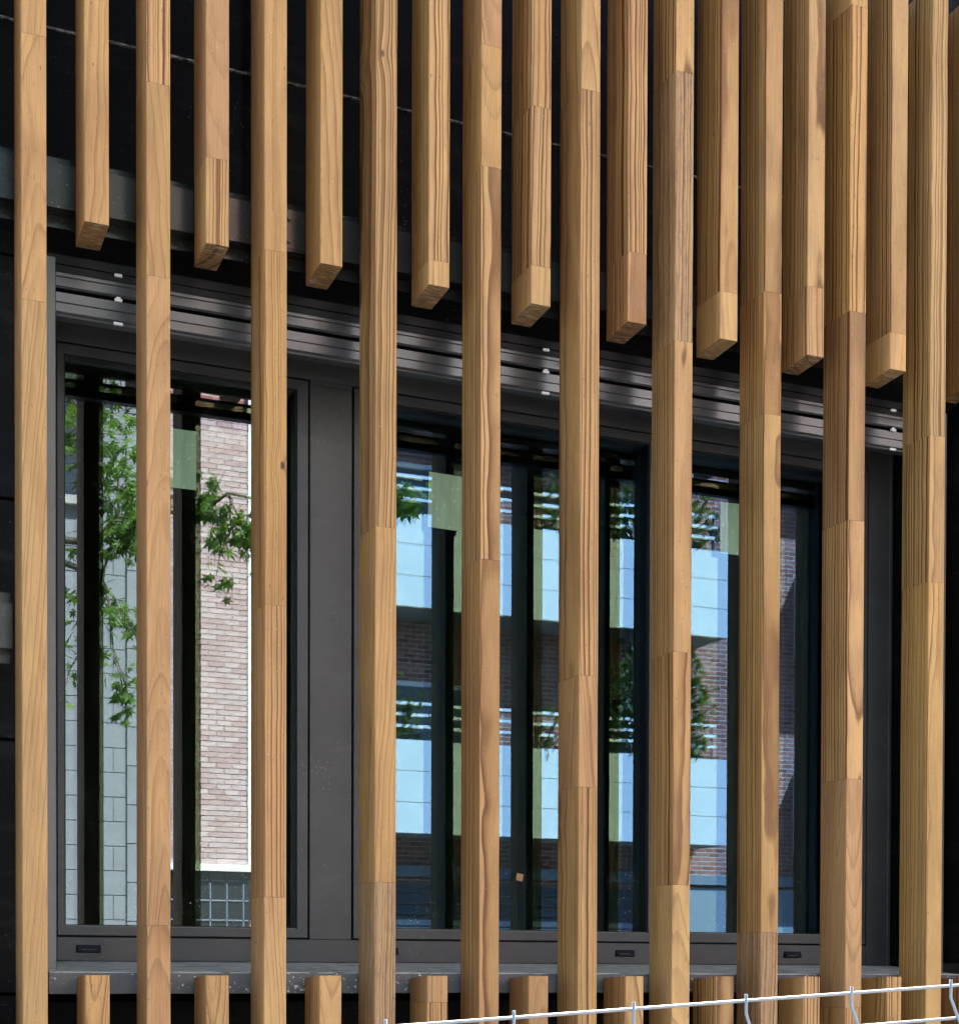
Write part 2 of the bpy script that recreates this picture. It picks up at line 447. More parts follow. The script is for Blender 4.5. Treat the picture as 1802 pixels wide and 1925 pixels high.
# ------------------------------------------------------------------ mesh helpers
class MB:
    def __init__(self):
        self.v = []; self.f = []; self.mi = []
    def add(self, vs, fs, mi=0):
        b = len(self.v)
        self.v += [tuple(p) for p in vs]
        self.f += [tuple(i + b for i in q) for q in fs]
        self.mi += [mi] * len(fs)
        return self
    def box(self, x0, x1, y0, y1, z0, z1, c=0.0, mi=0):
        """box, with chamfered edges when c > 0"""
        if c <= 0:
            vs = [(x, y, z) for z in (z0, z1) for y in (y0, y1) for x in (x0, x1)]
            fs = [(0, 2, 3, 1), (4, 5, 7, 6), (0, 1, 5, 4), (2, 6, 7, 3), (0, 4, 6, 2), (1, 3, 7, 5)]
            return self.add(vs, fs, mi)
        bm = bmesh.new()
        bmesh.ops.create_cube(bm, size=1.0)
        for v in bm.verts:
            v.co = Vector(((x0 + x1) / 2 + v.co.x * (x1 - x0), (y0 + y1) / 2 + v.co.y * (y1 - y0), (z0 + z1) / 2 + v.co.z * (z1 - z0)))
        bmesh.ops.bevel(bm, geom=list(bm.edges), offset=c, offset_type='OFFSET', segments=1, profile=0.5, affect='EDGES')
        bm.verts.index_update()
        self.add([v.co[:] for v in bm.verts], [[v.index for v in f.verts] for f in bm.faces], mi)
        bm.free()
        return self
    def extrude_x(self, prof, x0, x1, mi=0):
        """closed (y, z) outline, anticlockwise seen from +X, pushed along X"""
        n = len(prof)
        vs = [(x0, y, z) for y, z in prof] + [(x1, y, z) for y, z in prof]
        fs = [(i, i + n, (i + 1) % n + n, (i + 1) % n)[::-1] for i in range(n)]
        fs += [tuple(range(n))[::-1], tuple(range(n, 2 * n))]
        return self.add(vs, fs, mi)
    def tube(self, pts, radii, sides=8, mi=0):
        pts = [Vector(p) for p in pts]
        rings = []
        prev = None
        for i, p in enumerate(pts):
            d = (pts[min(i + 1, len(pts) - 1)] - pts[max(i - 1, 0)]).normalized()
            if prev is None:
                a = d.orthogonal().normalized()
            else:
                a = (prev - d * prev.dot(d)).normalized()
            prev = a
            b = d.cross(a)
            r = radii[i] if hasattr(radii, '__len__') else radii
            rings.append([p + (a * math.cos(2 * math.pi * k / sides) + b * math.sin(2 * math.pi * k / sides)) * r for k in range(sides)])
        vs = [q for rg in rings for q in rg]
        fs = []
        for i in range(len(rings) - 1):
            for k in range(sides):
                k2 = (k + 1) % sides
                fs.append((i * sides + k, i * sides + k2, (i + 1) * sides + k2, (i + 1) * sides + k))
        fs.append(tuple(range(sides))[::-1])
        fs.append(tuple((len(rings) - 1) * sides + k for k in range(sides)))
        return self.add(vs, fs, mi)
    def mesh(self, name, mats):
        me = bpy.data.meshes.new(name)
        me.from_pydata(self.v, [], self.f)
        for mt in (mats if isinstance(mats, (list, tuple)) else [mats]):
            me.materials.append(mt)
        if any(self.mi):
            me.polygons.foreach_set('material_index', self.mi)
        me.update()
        return me
    def build(self, name, mats, parent=None, loc=None, smooth=False):
        o = bpy.data.objects.new(name, self.mesh(name, mats))
        COL.objects.link(o)
        if smooth:
            o.data.polygons.foreach_set('use_smooth', [True] * len(o.data.polygons))
        if parent is not None:
            put(o, parent)
        if loc is not None:
            o.location = loc
        return o

def put(o, parent):
    """child keeps its world coordinates: meshes are written in world units, parents only shift"""
    o.parent = parent
    o.location = o.location - WORLD[parent.name]
    WORLD[o.name] = Vector((0, 0, 0))
WORLD = {}

def thing(name, loc, label, cat, group=None):
    e = bpy.data.objects.new(name, None)
    COL.objects.link(e)
    e.location = loc
    e.empty_display_size = 0.1
    WORLD[e.name] = Vector(loc)
    tag(e, label, cat, group)
    return e
def tag(o, label, cat, group=None):
    o['label'] = label
    o['category'] = cat
    if group:
        o['group'] = group
    return o
def structure(o):
    o['kind'] = 'structure'
    return o

# ------------------------------------------------------------------ ground, road, pavements
structure(MB().box(-400, 400, -400, 400, -0.60, -0.16).build('ground', MAT['ground']))
structure(MB().box(-120, 120, -11.2, -1.2, -0.30, -0.12).build('road', MAT['asphalt']))
structure(MB().box(-120, 120, -1.05, 4.28, -0.30, 0.0).build('pavement', MAT['paving']))
structure(MB().box(-120, 120, -14.30, -11.35, -0.30, 0.0).build('pavement', MAT['paving']))
structure(MB().box(-120, 120, -1.2, -1.05, -0.30, 0.004, 0.015).build('kerb', MAT['kerb']))
structure(MB().box(-120, 120, -11.35, -11.2, -0.30, 0.004, 0.015).build('kerb', MAT['kerb']))
lm = MB()
for i in range(-14, 15):
    lm.box(i * 6.0, i * 6.0 + 3.0, -6.26, -6.14, -0.118, -0.116)
structure(lm.build('road_marking', MAT['line_paint']))

# ------------------------------------------------------------------ our building: body, cladding, room
YB = 4.0969                       # back of the battens
YW = 4.26                         # face of the black cladding
OX0, OX1, OZ0, OZ1 = 0.577, 3.455, 1.945, 3.842       # window opening
BX0, BX1, BTOP = -4.2, 9.0, 5.62

bld = thing('clad_building', (2.0, 4.4, 0.0), 'black panel-clad wall behind the timber battens around the window', 'building')
w = MB()
w.box(BX0, OX0 - 0.012, YW + 0.016, YW + 0.20, 0.0, BTOP)
w.box(OX1 + 0.012, BX1, YW + 0.016, YW + 0.20, 0.0, BTOP)
w.box(OX0 - 0.012, OX1 + 0.012, YW + 0.016, YW + 0.20, 0.0, OZ0 - 0.02)
w.box(OX0 - 0.012, OX1 + 0.012, YW + 0.016, YW + 0.20, OZ1 + 0.012, BTOP)
w.build('backing_wall', MAT['backing'], bld)
rv = MB()
rv.box(OX0 - 0.011, OX0, YW + 0.004, 4.474, OZ0, OZ1)
rv.box(OX1, OX1 + 0.011, 4.112, 4.474, OZ0 + 0.09, OZ1)  # right lining extended past the cladding face to block light from that side
rv.box(OX0 - 0.011, OX1 + 0.011, YW + 0.004, 4.474, OZ1, OZ1 + 0.011)
rv.build('reveal_lining', MAT['clad'], bld)
def panels(xs, zs):
    for i in range(len(xs) - 1):
        for k in range(len(zs) - 1):
            MB().box(xs[i] + 0.004, xs[i + 1] - 0.004, YW, YW + 0.012, zs[k] + 0.004, zs[k + 1] - 0.004, 0.0015).build('cladding_panel', MAT['clad'], bld)
panels([-4.2, -3.0, -1.8, -0.6, 0.0, 1.17, 2.42, 3.67, 4.9, 6.2, 7.6, 9.0], [3.846, 4.4465, 5.06, 5.44])
panels([-4.2, -3.0, -1.8, -0.6, 0.572], [0.15, 1.05, 1.941, 2.60, 3.22, 3.846])
panels([3.472, 4.9, 6.2, 7.6, 9.0], [0.15, 1.05, 1.941, 2.60, 3.22, 3.846])
panels([0.572, 1.7, 2.6, 3.472], [0.15, 1.05, 1.925])
for z in (4.4465, 5.06):
    MB().box(BX0, BX1, YW - 0.004, YW + 0.010, z - 0.0028, z + 0.0028).build('joint_strip', MAT['strip'], bld)
MB().box(1.128, 1.166, YW - 0.045, YW - 0.002, 4.075, 5.05, 0.003).build('cable_trunking', MAT['rail'], bld)
MB().box(BX0 - 0.03, BX1 + 0.03, YW - 0.05, YW + 0.26, BTOP - 0.17, BTOP + 0.03, 0.004).build('coping', MAT['frame'], bld)
MB().box(BX0, BX1, YW + 0.26, 9.0, BTOP - 0.25, BTOP).build('roof', MAT['backing'], bld)
b = MB()
b.box(BX0, BX0 + 0.2, YW + 0.2, 9.0, 0, BTOP - 0.25)
b.box(BX1 - 0.2, BX1, YW + 0.2, 9.0, 0, BTOP - 0.25)
b.box(BX0 + 0.2, BX1 - 0.2, 8.8, 9.0, 0, BTOP - 0.25)
b.build('outer_wall', MAT['backing'], bld)
rm = MB()
rm.box(-0.2, 4.6, 7.3, 7.4, 0.9, 4.3)
rm.box(-0.3, -0.2, 4.62, 7.4, 0.9, 4.3)
rm.box(4.6, 4.7, 4.62, 7.4, 0.9, 4.3)
rm.box(-0.3, 4.7, 4.62, 7.4, 0.8, 0.9)
rm.box(-0.3, 4.7, 4.62, 7.4, 4.3, 4.4)
rm.box(-0.2, OX0 - 0.02, 4.60, 4.62, 0.9, 4.3)
rm.box(OX1 + 0.02, 4.6, 4.60, 4.62, 0.9, 4.3)
rm.box(OX0 - 0.02, OX1 + 0.02, 4.60, 4.62, 0.9, OZ0 + 0.08)
rm.box(OX0 - 0.02, OX1 + 0.02, 4.60, 4.62, 3.78, 4.3)
structure(rm.build('room', MAT['room']))

# ------------------------------------------------------------------ bracket rails behind the battens
def hat_rail(name, x0, x1, z0, z1, label, splice=None, mat='rail'):
    e = thing(name, ((x0 + x1) / 2, YW, z0), label, 'metal rail', 'horizontal rails carrying the battens')
    t = 0.003
    yw, yf = YB + 0.004, YB + 0.052
    prof = [(yw, z0 + 0.030), (yw, z1 - 0.036), (yf - t, z1 - 0.036), (yf - t, z1), (yf, z1), (yf, z1 - 0.036 - t), (yw + t, z1 - 0.036 - t),
            (yw + t, z0 + 0.030 + t), (yf, z0 + 0.030 + t), (yf, z0), (yf - t, z0), (yf - t, z0 + 0.030)]
    MB().extrude_x(prof[::-1], x0, x1).build('channel', MAT[mat], e)
    x = x0 + 0.3
    while x < x1:
        MB().box(x - 0.02, x + 0.02, yf, YW - 0.001, z0 + 0.05, z1 - 0.05).build('wall_bracket', MAT['rail'], e)
        x += 1.2
    if splice:
        p = MB().box(splice - 0.055, splice + 0.055, yw - 0.003, yw - 0.0005, z0 + 0.036, z1 - 0.040).build('splice_plate', MAT['rail'], e)
        for dz in (0.055, z1 - z0 - 0.062):
            for dx in (-0.035, 0.035):
                q = MB().tube([(splice + dx, yw - 0.009, z0 + dz), (splice + dx, yw - 0.003, z0 + dz)], 0.006, 6).build('bolt', MAT['rail'])
                q.parent = p
    return e
hat_rail('bracket_rail', -1.4, 1.259, 3.884, 4.060, 'grey metal rail above the left of the window, ending in a bolted plate', 1.235)
hat_rail('bracket_rail', 1.262, 6.2, 3.884, 4.060, 'black rail continuing to the right above the window behind the battens', None, 'rail_black')
hat_rail('bracket_rail', -1.4, 0.490, 2.774, 2.952, 'grey metal rail ending left of the window, half way up')
hat_rail('bracket_rail', -1.4, 6.2, 1.10, 1.278, 'grey metal rail below the window sill, behind the battens')

# ------------------------------------------------------------------ window
YF = 4.475
win = thing('window', (2.0, YF, 2.03), 'anthracite aluminium window with three glazed sashes and a wide grey mullion', 'window')
fr = MB()
fr.box(0.580, 0.6515, YF, 4.595, 2.030, 3.80, 0.0012)
fr.box(3.3555, 3.4545, YF, 4.595, 2.030, 3.80, 0.0012)
fr.box(0.6516, 3.3534, YF, 4.595, 2.030, 2.0965, 0.0012)
fr.box(0.6516, 3.3534, YF, 4.595, 3.7285, 3.838, 0.0012)
fr.box(2.5365, 2.5945, YF, 4.595, 2.0967, 3.7283, 0.0012)
fr.build('frame', MAT['frame'], win)
MB().box(3.440, 3.4425, YF - 0.0015, YF - 0.0002, 2.032, 3.80).build('frame_bead', MAT['guide'], win)
mul = MB()
mul.box(1.3745, 1.5030, YF + 0.001, 4.595, 2.0968, 3.7150, 0.0012)
mul.box(1.3745, 1.5030, YF + 0.0015, 4.595, 3.7156, 3.7282, 0.0008)
mul.build('mullion', MAT['frame'], win)
gk = MB()     # dark gasket in the joint between frame and sashes
for a0, a1 in ((0.6516, 1.3744), (1.5031, 2.5364), (2.5946, 3.3534)):
    gk.box(a0, a1, YF + 0.040, 4.590, 2.0967, 3.7283)
# hollow it: only a ring stays, so build four bars per sash instead of a plate
gk = MB()
for a0, a1 in ((0.6516, 1.3744), (1.5031, 2.5364), (2.5946, 3.3534)):
    gk.box(a0, a0 + 0.012, YF + 0.040, 4.590, 2.0967, 3.7283)
    gk.box(a1 - 0.012, a1, YF + 0.040, 4.590, 2.0967, 3.7283)
    gk.box(a0 + 0.012, a1 - 0.012, YF + 0.040, 4.590, 2.0967, 2.107)
    gk.box(a0 + 0.012, a1 - 0.012, YF + 0.040, 4.590, 3.718, 3.7283)
gk.build('gasket', MAT['frame_dark'], win)

def sash(x0, x1, ox0, ox1, z0, z1, oz0, oz1, yg, coat='glass_outer'):
    """mitred sash; the two panes sit in its rebate"""
    y0, y1 = YF - 0.001, 4.597
    s = MB()
    def member(o, i):      # o, i: outer and inner edge end points (x, z)
        (ax, az), (bx, bz) = o
        (cx, cz), (dx, dz) = i
        vs = [(ax, y0, az), (bx, y0, bz), (dx, y0, dz), (cx, y0, cz), (ax, y1, az), (bx, y1, bz), (dx, y1, dz), (cx, y1, cz)]
        s.add(vs, [(0, 1, 2, 3), (7, 6, 5, 4), (0, 4, 5, 1), (3, 2, 6, 7), (1, 5, 6, 2), (0, 3, 7, 4)])
    e = 0.0003
    member([(x0, z0), (x1, z0)], [(ox0, oz0), (ox1, oz0)])
    member([(x1, z0 + e), (x1, z1 - e)], [(ox1, oz0 + e), (ox1, oz1 - e)])
    member([(x1, z1), (x0, z1)], [(ox1, oz1), (ox0, oz1)])
    member([(x0, z1 - e), (x0, z0 + e)], [(ox0, oz1 - e), (ox0, oz0 + e)])
    bm = bmesh.new()
    me = s.mesh('sash', MAT['frame'])
    bm.from_mesh(me); bmesh.ops.recalc_face_normals(bm, faces=bm.faces); bm.to_mesh(me); bm.free()
    so = bpy.data.objects.new('sash', me); COL.objects.link(so); put(so, win)
    # glazing bead, stepped back from the sash face
    bd = MB()
    for k, (d, yy) in enumerate(((0.005, 0.010), (0.009, 0.020))):
        ya, yb = YF + yy, yg - 0.0005
        bd.box(ox0, ox0 + d, ya, yb, oz0 + d, oz1 - d); bd.box(ox1 - d, ox1, ya, yb, oz0 + d, oz1 - d)
        bd.box(ox0, ox1, ya, yb, oz0, oz0 + d); bd.box(ox0, ox1, ya, yb, oz1 - d, oz1)
        break
    b2 = bd.build('glazing_bead', MAT['frame_dark']); b2.parent = so
    hl = MB().box(ox0 + 0.001, ox1 - 0.001, YF + 0.003, YF + 0.006, oz0 - 0.0005, oz0 + 0.0022)
    h2 = hl.build('drip_edge', MAT['guide']); h2.parent = so
    for nm, ya, th, mt in (('outer_pane', yg, 0.006, coat), ('inner_pane', yg + 0.036, 0.004, 'glass_inner')):
        p = MB()
        gx0, gx1, gz0, gz1 = ox0 + 0.0006, ox1 - 0.0006, oz0 + 0.0006, oz1 - 0.0006
        W_, H_ = gx1 - gx0, gz1 - gz0
        vs = [(0, 0, 0), (W_, 0, 0), (W_, 0, H_), (0, 0, H_), (0, th, 0), (W_, th, 0), (W_, th, H_), (0, th, H_)]
        p.add(vs, [(0, 1, 2, 3)], 0)
        p.add(vs, [(7, 6, 5, 4), (0, 4, 5, 1), (1, 5, 6, 2), (2, 6, 7, 3), (3, 7, 4, 0)], 1)
        q = p.build(nm, [MAT[mt], MAT['glass_clear']])
        q.parent = so
        q.location = (gx0, ya, gz0)
    return so
sash(0.6540, 1.3675, 0.672, 1.336, 2.1020, 3.7222, 2.1265, 3.6955, 4.504, 'glass_outer_left')
sash(1.5098, 2.5300, 1.530, 2.504, 2.1020, 3.7222, 2.1290, 3.6955, 4.527)
sash(2.6010, 3.3490, 2.625, 3.318, 2.1020, 3.7222, 2.1310, 3.6955, 4.541)

def drain_cap(x, z):
    e = MB()
    w_, h_, d_ = 0.068, 0.022, 0.012
    vs = [(x, YF, z + h_), (x + w_, YF, z + h_), (x + w_, YF, z), (x, YF, z),
          (x + 0.002, YF - 0.003, z + h_ - 0.001), (x + w_ - 0.002, YF - 0.003, z + h_ - 0.001), (x + w_ - 0.003, YF - d_, z + 0.003), (x + 0.003, YF - d_, z + 0.003)]
    e.add(vs, [(4, 7, 6, 5), (0, 4, 5, 1), (1, 5, 6, 2), (2, 6, 7, 3), (3, 7, 4, 0)])
    o = e.build('drain_cap', MAT['frame_dark'], win)
    mk = MB()
    for i, ww in enumerate((0.004, 0.003, 0.004, 0.003, 0.004, 0.003, 0.003)):     # blurred maker's mark
        mk.box(x + 0.014 + i * 0.0056, x + 0.014 + i * 0.0056 + ww, YF - d_ * 0.72 - 0.0012, YF - d_ * 0.72 + 0.001, z + 0.006, z + 0.0105)
    q = mk.build('raised_mark', MAT['shutter']); q.parent = o
for x in (0.703, 1.583, 2.386, 3.02):
    drain_cap(x, 2.053)

# sill
sl = MB()
sl.extrude_x([(4.115, 1.944), (4.115, 1.9975), (4.120, 2.0005), (4.4745, 2.0290), (4.4745, 1.944)][::-1], 0.579, 3.4535)
s_o = sl.build('window_sill', MAT['sill'])
tag(s_o, 'long grey metal sill under the window, streaked and speckled with plaster', 'window sill')

# stickers on the glass, a wooden tag
def label_film(x0, x1, z0, z1, y, label, tilt=0.0):
    o = MB().box(-(x1 - x0) / 2, (x1 - x0) / 2, 0.0, 0.0006, -(z1 - z0) / 2, (z1 - z0) / 2).build('paper_label', MAT['label'])
    o.location = ((x0 + x1) / 2, y, (z0 + z1) / 2)
    o.rotation_euler = (0, tilt, 0)
    tag(o, label, 'label', 'pale green labels on the window panes')
label_film(0.955, 1.047, 3.378, 3.545, 4.5120, 'pale green square label on the left pane')
label_film(1.768, 1.885, 3.360, 3.528, 4.5350, 'pale green square label on the wide middle pane', 0.02)
label_film(2.812, 2.921, 3.396, 3.566, 4.5490, 'pale green square label on the right-hand pane')
tg = MB().box(-0.0115, 0.0115, -0.006, 0.0, -0.0115, 0.0115, 0.001).build('wood_tag', MAT['timber'])
tg.location = (2.072, 4.5262, 2.300)
tg.rotation_euler = (0, 0.20, 0)
tg['seed'] = 3.3; tg['ring_centre'] = (0.2, 0.02, 0.0); tg['ring_shape'] = (0.006, 0.0, 0.0); tg['knot'] = (9.0, 9.0, 0.0)
tg['tone'] = (0.42, 0.25, 0.11); tg['look'] = (0.4, 0.01, 0.0)
tag(tg, 'tiny tilted square of wood stuck low on the middle pane', 'wood tag')

# ------------------------------------------------------------------ external venetian blind, raised into its box
bl = thing('external_blind', (2.0, 4.21, 3.69), 'dark grey external blind raised in a stack of slats above the window', 'blind')
BXA, BXB = 0.612, 3.410
hb = MB()
hb.box(BXA - 0.03, BXB + 0.03, 4.196, 4.199, 3.818, 3.8405)
hb.box(BXA, BXB, 4.202, 4.205, 3.800, 3.8175)
hb.box(BXA - 0.03, BXB + 0.03, 4.199, 4.255, 3.8365, 3.8405)
hb.build('head_box', MAT['frame_dark'], bl)
def slat(zb, zt, tilt=-0.005):
    """closed slat with a rib at mid height and a rolled lip at the foot"""
    t = 0.0016
    h = zt - zb
    y = 4.210
    out = [(y + tilt, zt), (y + tilt * 0.45, zb + h * 0.56), (y + tilt * 0.45 - 0.0035, zb + h * 0.53), (y + tilt * 0.35, zb + h * 0.49),
           (y, zb + 0.004), (y - 0.003, zb + 0.001), (y, zb - 0.002), (y + 0.006, zb - 0.001)]
    inn = [(a + t, c) for a, c in out]
    inn[-1] = (y + 0.006, zb + 0.0006)
    prof = out + inn[::-1]
    return MB().extrude_x(prof, BXA, BXB)
for zb, zt in ((3.764, 3.814), (3.698, 3.7485)):
    me = slat(zb, zt).build('slat', MAT['slat'], bl)
    bm = bmesh.new(); bm.from_mesh(me.data); bmesh.ops.recalc_face_normals(bm, faces=bm.faces); bm.to_mesh(me.data); bm.free()
br = MB().box(BXA, BXB, 4.208, 4.240, 3.6875, 3.6950, 0.002)
br.build('bottom_rail', MAT['frame'], bl)
for x in (0.770, 2.003, 3.240):
    for z in (3.8145, 3.7505):
        c = MB()
        c.box(x - 0.010, x + 0.010, 4.196, 4.204, z - 0.004, z + 0.0035, 0.0012)
        c.box(x - 0.005, x + 0.005, 4.197, 4.203, z + 0.0036, z + 0.0075)
        c.build('ladder_clip', MAT['white_clip'], bl)
    MB().box(x - 0.012, x + 0.012, 4.199, 4.207, 3.6865, 3.6935, 0.001).build('end_clip', MAT['white_clip'], bl)
MB().box(0.5795, 0.6075, 4.180, 4.232, 2.004, 3.826, 0.0015).build('guide_rail', MAT['guide'], bl)
MB().box(3.414, 3.440, 4.180, 4.232, 2.0045, 3.826, 0.0015).build('guide_rail', MAT['guide'], bl)
for x in (0.770, 2.003, 3.240):
    MB().tube([(x, 4.213, 3.80), (x, 4.213, 3.70)], 0.0012, 5).build('lift_cord', MAT['backing'], bl)

# ------------------------------------------------------------------ battens
PITCHX, X0R, DF, BW, BD = 0.3, 0.55533, 3.96327, 0.05958, 0.13356
XS = 0.14916
ZT, ZB, ZTOP, ZFOOT, CUT = 3.83237, 1.99199, 5.035, 0.30, 0.05
TONES = {'t': (0.430, 0.240, 0.088), 'y': (0.440, 0.250, 0.083), 'p': (0.410, 0.226, 0.092), 'g': (0.375, 0.230, 0.105),
         'o': (0.415, 0.238, 0.087), 'b': (0.345, 0.178, 0.062), 'l': (0.465, 0.270, 0.104)}
def timber_length(parent, z0, z1, kind, tone, cut0, cut1, fleck=0.0, knot=None, n=[0]):
    """one glued length of a batten: rounded arrises, x across the face, y to the back"""
    n[0] += 1
    r = random.Random(1000 + n[0] * 7)
    c = 0.0035
    hw = BW / 2 + r.uniform(-0.0001, 0.0001)
    prof = []
    for (cx, cy, a0) in ((-hw + c, c, 180), (hw - c, c, 270), (hw - c, BD - c, 0), (-hw + c, BD - c, 90)):
        for k in range(4):
            a = math.radians(a0 + k * 30)
            prof.append((cx + c * math.cos(a), cy + c * math.sin(a)))
    m = len(prof)
    vs = [(x, y, z0 - (CUT * y if cut0 else 0)) for x, y in prof] + [(x, y, z1 - (CUT * y if cut1 else 0)) for x, y in prof]
    fs = [(i, (i + 1) % m, (i + 1) % m + m, i + m) for i in range(m)] + [tuple(range(m))[::-1], tuple(range(m, 2 * m))]
    o = MB().add(vs, fs).build('timber_length', MAT['timber'])
    o.parent = parent
    o['seed'] = r.uniform(0, 60)
    zm = (z0 + z1) / 2
    sgn = r.choice((-1, 1))
    if kind == 'F':       # growth rings cross the face: straight lines in front
        cx, cy, sp = sgn * r.uniform(0.16, 0.30), r.uniform(-0.03, 0.15), r.uniform(0.0080, 0.0120)
        lx, ly, con, wav = r.uniform(-0.012, 0.012), r.uniform(-0.02, 0.02), r.uniform(0.70, 1.0), r.uniform(0.012, 0.03)
    elif kind == 'S':     # rings run along the face: lines on the side, broad figure in front
        cx, cy, sp = r.uniform(-0.03, 0.03), -r.uniform(0.10, 0.24), r.uniform(0.0085, 0.0135)
        lx, ly, con, wav = r.uniform(-0.02, 0.02), r.uniform(-0.012, 0.012), r.uniform(1.05, 1.4), r.uniform(0.010, 0.022)
    elif kind == 'C':     # cathedral figure
        cx, cy, sp = r.uniform(-0.02, 0.02), r.uniform(0.05, 0.10), r.uniform(0.007, 0.011)
        lx, ly, con, wav = r.uniform(-0.03, 0.03), sgn * r.uniform(0.05, 0.12), r.uniform(0.4, 0.65), r.uniform(0.02, 0.045)
    elif kind == 'B':     # rings slant through the piece: lines on front and side alike
        cx, cy, sp = sgn * r.uniform(0.14, 0.22), -r.uniform(0.14, 0.24), r.uniform(0.0075, 0.0115)
        lx, ly, con, wav = r.uniform(-0.012, 0.012), r.uniform(-0.012, 0.012), r.uniform(0.95, 1.3), r.uniform(0.010, 0.024)
    else:                 # 'D' slanting faint grain
        cx, cy, sp = sgn * r.uniform(0.08, 0.16), -r.uniform(0.08, 0.2), r.uniform(0.009, 0.015)
        lx, ly, con, wav = sgn * r.uniform(0.03, 0.08), r.uniform(-0.03, 0.03), r.uniform(0.28, 0.45), r.uniform(0.02, 0.05)
    o['ring_centre'] = (cx - lx * zm, cy - ly * zm, 0.0)
    o['ring_shape'] = (sp, lx, ly)
    o['knot'] = knot if knot else (9.0, 9.0, 0.0)
    tn = TONES[tone]
    j = r.uniform(0.92, 1.08)
    o['tone'] = tuple(v * j * r.uniform(0.98, 1.02) for v in tn)
    o['look'] = (con, wav, fleck)
    return o

def batten(xr, z0, z1, joints, kinds, label, cat_group, cut0, cut1, extra=None):
    """xr: right edge of the front face; joints: heights of the glue lines, top to bottom"""
    xc = xr - BW / 2
    e = thing('timber_batten', (xc, DF, 0.0), label, 'batten', cat_group)
    zs = [z1] + sorted(joints, reverse=True) + [z0]
    for i in range(len(zs) - 1):
        k, tn = kinds[i % len(kinds)]
        fl = 0.0
        if tn == 'G':
            tn, fl = 'g', 0.5
        kn = None
        if extra and extra.get('knot') and extra['knot'][0] == i:
            kn = extra['knot'][1]
        timber_length(e, zs[i + 1] + (0.0003 if i + 1 < len(zs) - 1 else 0), zs[i] - (0.0003 if i else 0), k, tn,
                      cut0 and i == len(zs) - 2, cut1 and i == 0, fl, kn)
    return e

LONG = {   # k: ([photo rows of glue joints], [(figure, tone) top to bottom], what sets it apart)
    0: ([65, 565], ['Dt', 'Ct', 'Dl'], 'leftmost full-height batten in view, standing left of the window'),
    1: ([157, 520, 1740], ['Fl', 'Dt', 'Cp', 'Cp'], 'second full-height batten from the left, pinkish with stain marks'),
    2: ([472, 1138, 1687], ['Dt', 'Fy', 'Ft', 'Dl'], 'third full-height batten from the left, yellowish with one dark knot'),
    3: ([991, 1659], ['Fo', 'Dt', 'FG'], 'fourth full-height batten from the left, in front of the grey mullion'),
    4: ([85, 313, 1052], ['Cp', 'Ct', 'Sl', 'St'], 'fifth full-height batten from the left, its side dark with tight lines'),
    5: ([168, 1270, 1480], ['Cl', 'Ft', 'Dp', 'Ft'], 'sixth full-height batten from the left, front streaked with wavy dark lines'),
    6: ([133, 640, 1226, 1664], ['Sl', 'FG', 'Sl', 'St', 'Cl'], 'seventh full-height batten from the left, with a grey weathered upper length'),
    7: ([548, 778, 1753], ['Sl', 'Sy', 'Sy', 'FG'], 'eighth full-height batten from the left, yellowish with a bulging grain swirl'),
    8: ([8, 585, 978, 1465, 1895], ['Dt', 'By', 'Sp', 'Sl', 'Cp', 'Ft'], 'ninth full-height batten from the left, pinkish-grey in its lower length'),
    9: ([818, 1094], ['Bl', 'Sl', 'Sy'], 'rightmost full-height batten in view, with a large oval figure low down'),
}
BEYOND = {10: 'nearest', 11: 'second', 12: 'third'}
GL, GT, GB = 'full-height battens across the facade', 'short battens ending above the window', 'short battens starting below the sill'
def pxx(X):      # rough photo column of a batten face, for converting joint rows to heights
    v = Vector((X, DF, 0.0))
    return 901.0 + FOC * (v.dot(_right)) / v.dot(_fwd)
for k in range(-1, 13):
    xr = X0R + k * PITCHX
    if k in LONG:
        rows, kinds, lab = LONG[k]
        js = [zat(pxx(xr - 0.03), y, DF) for y in rows]
        js = [j for j in js if j < ZTOP - 0.02] + [1.0 + 0.4 * rnd.random()]
        kk = list(kinds) + [rnd.choice(['Dt', 'Fl', 'Sl'])]
    else:
        js = [4.3, 3.1, 1.4]; kk = ['Dt', 'Fl', 'St', 'Cl']; lab = 'full-height batten standing just outside the left edge of the picture' if k < 0 else BEYOND[k] + ' full-height batten beyond the right edge of the picture'
    ex = {'knot': (1, (0.0180, zat(528, 875, DF), 1.0))} if k == 2 else {'knot': (0, (-0.012, zat(712, 98, DF), 0.75))} if k == 3 else None
    batten(xr, ZFOOT, ZTOP, js, kk, lab, GL, True, True, ex)

TOPS = {
    0: ([], ['Dt'], 'leftmost short batten above the window, its sawn end showing'),
    1: ([298], ['Cp', 'Fl'], 'second short upper batten from the left, pinkish at the top'),
    2: ([], ['Dt'], 'third short upper batten from the left, plain pale front'),
    3: ([490], ['Bl', 'Dl'], 'fourth short upper batten from the left, finely lined with a scratched side'),
    4: ([200, 500], ['Bt', 'Bl', 'Dl'], 'fifth short upper batten from the left, lined and jointed twice'),
    5: ([474], ['Bl', 'Sp'], 'sixth short upper batten from the left, straight lines down its front'),
    6: ([548], ['St', 'Dl'], 'seventh short upper batten from the left, small dark split on its front'),
    7: ([538], ['Sl', 'Bl'], 'eighth short upper batten from the left, slanting grain and a chipped foot'),
    8: ([625], ['Sl', 'Dl'], 'ninth short upper batten from the left, pale greyish front'),
    9: ([], ['Sb'], 'short upper batten cut off by the right edge of the picture'),
}
ZTJ = {0: -0.002, 2: 0.003, 7: 0.0, 8: 0.004}
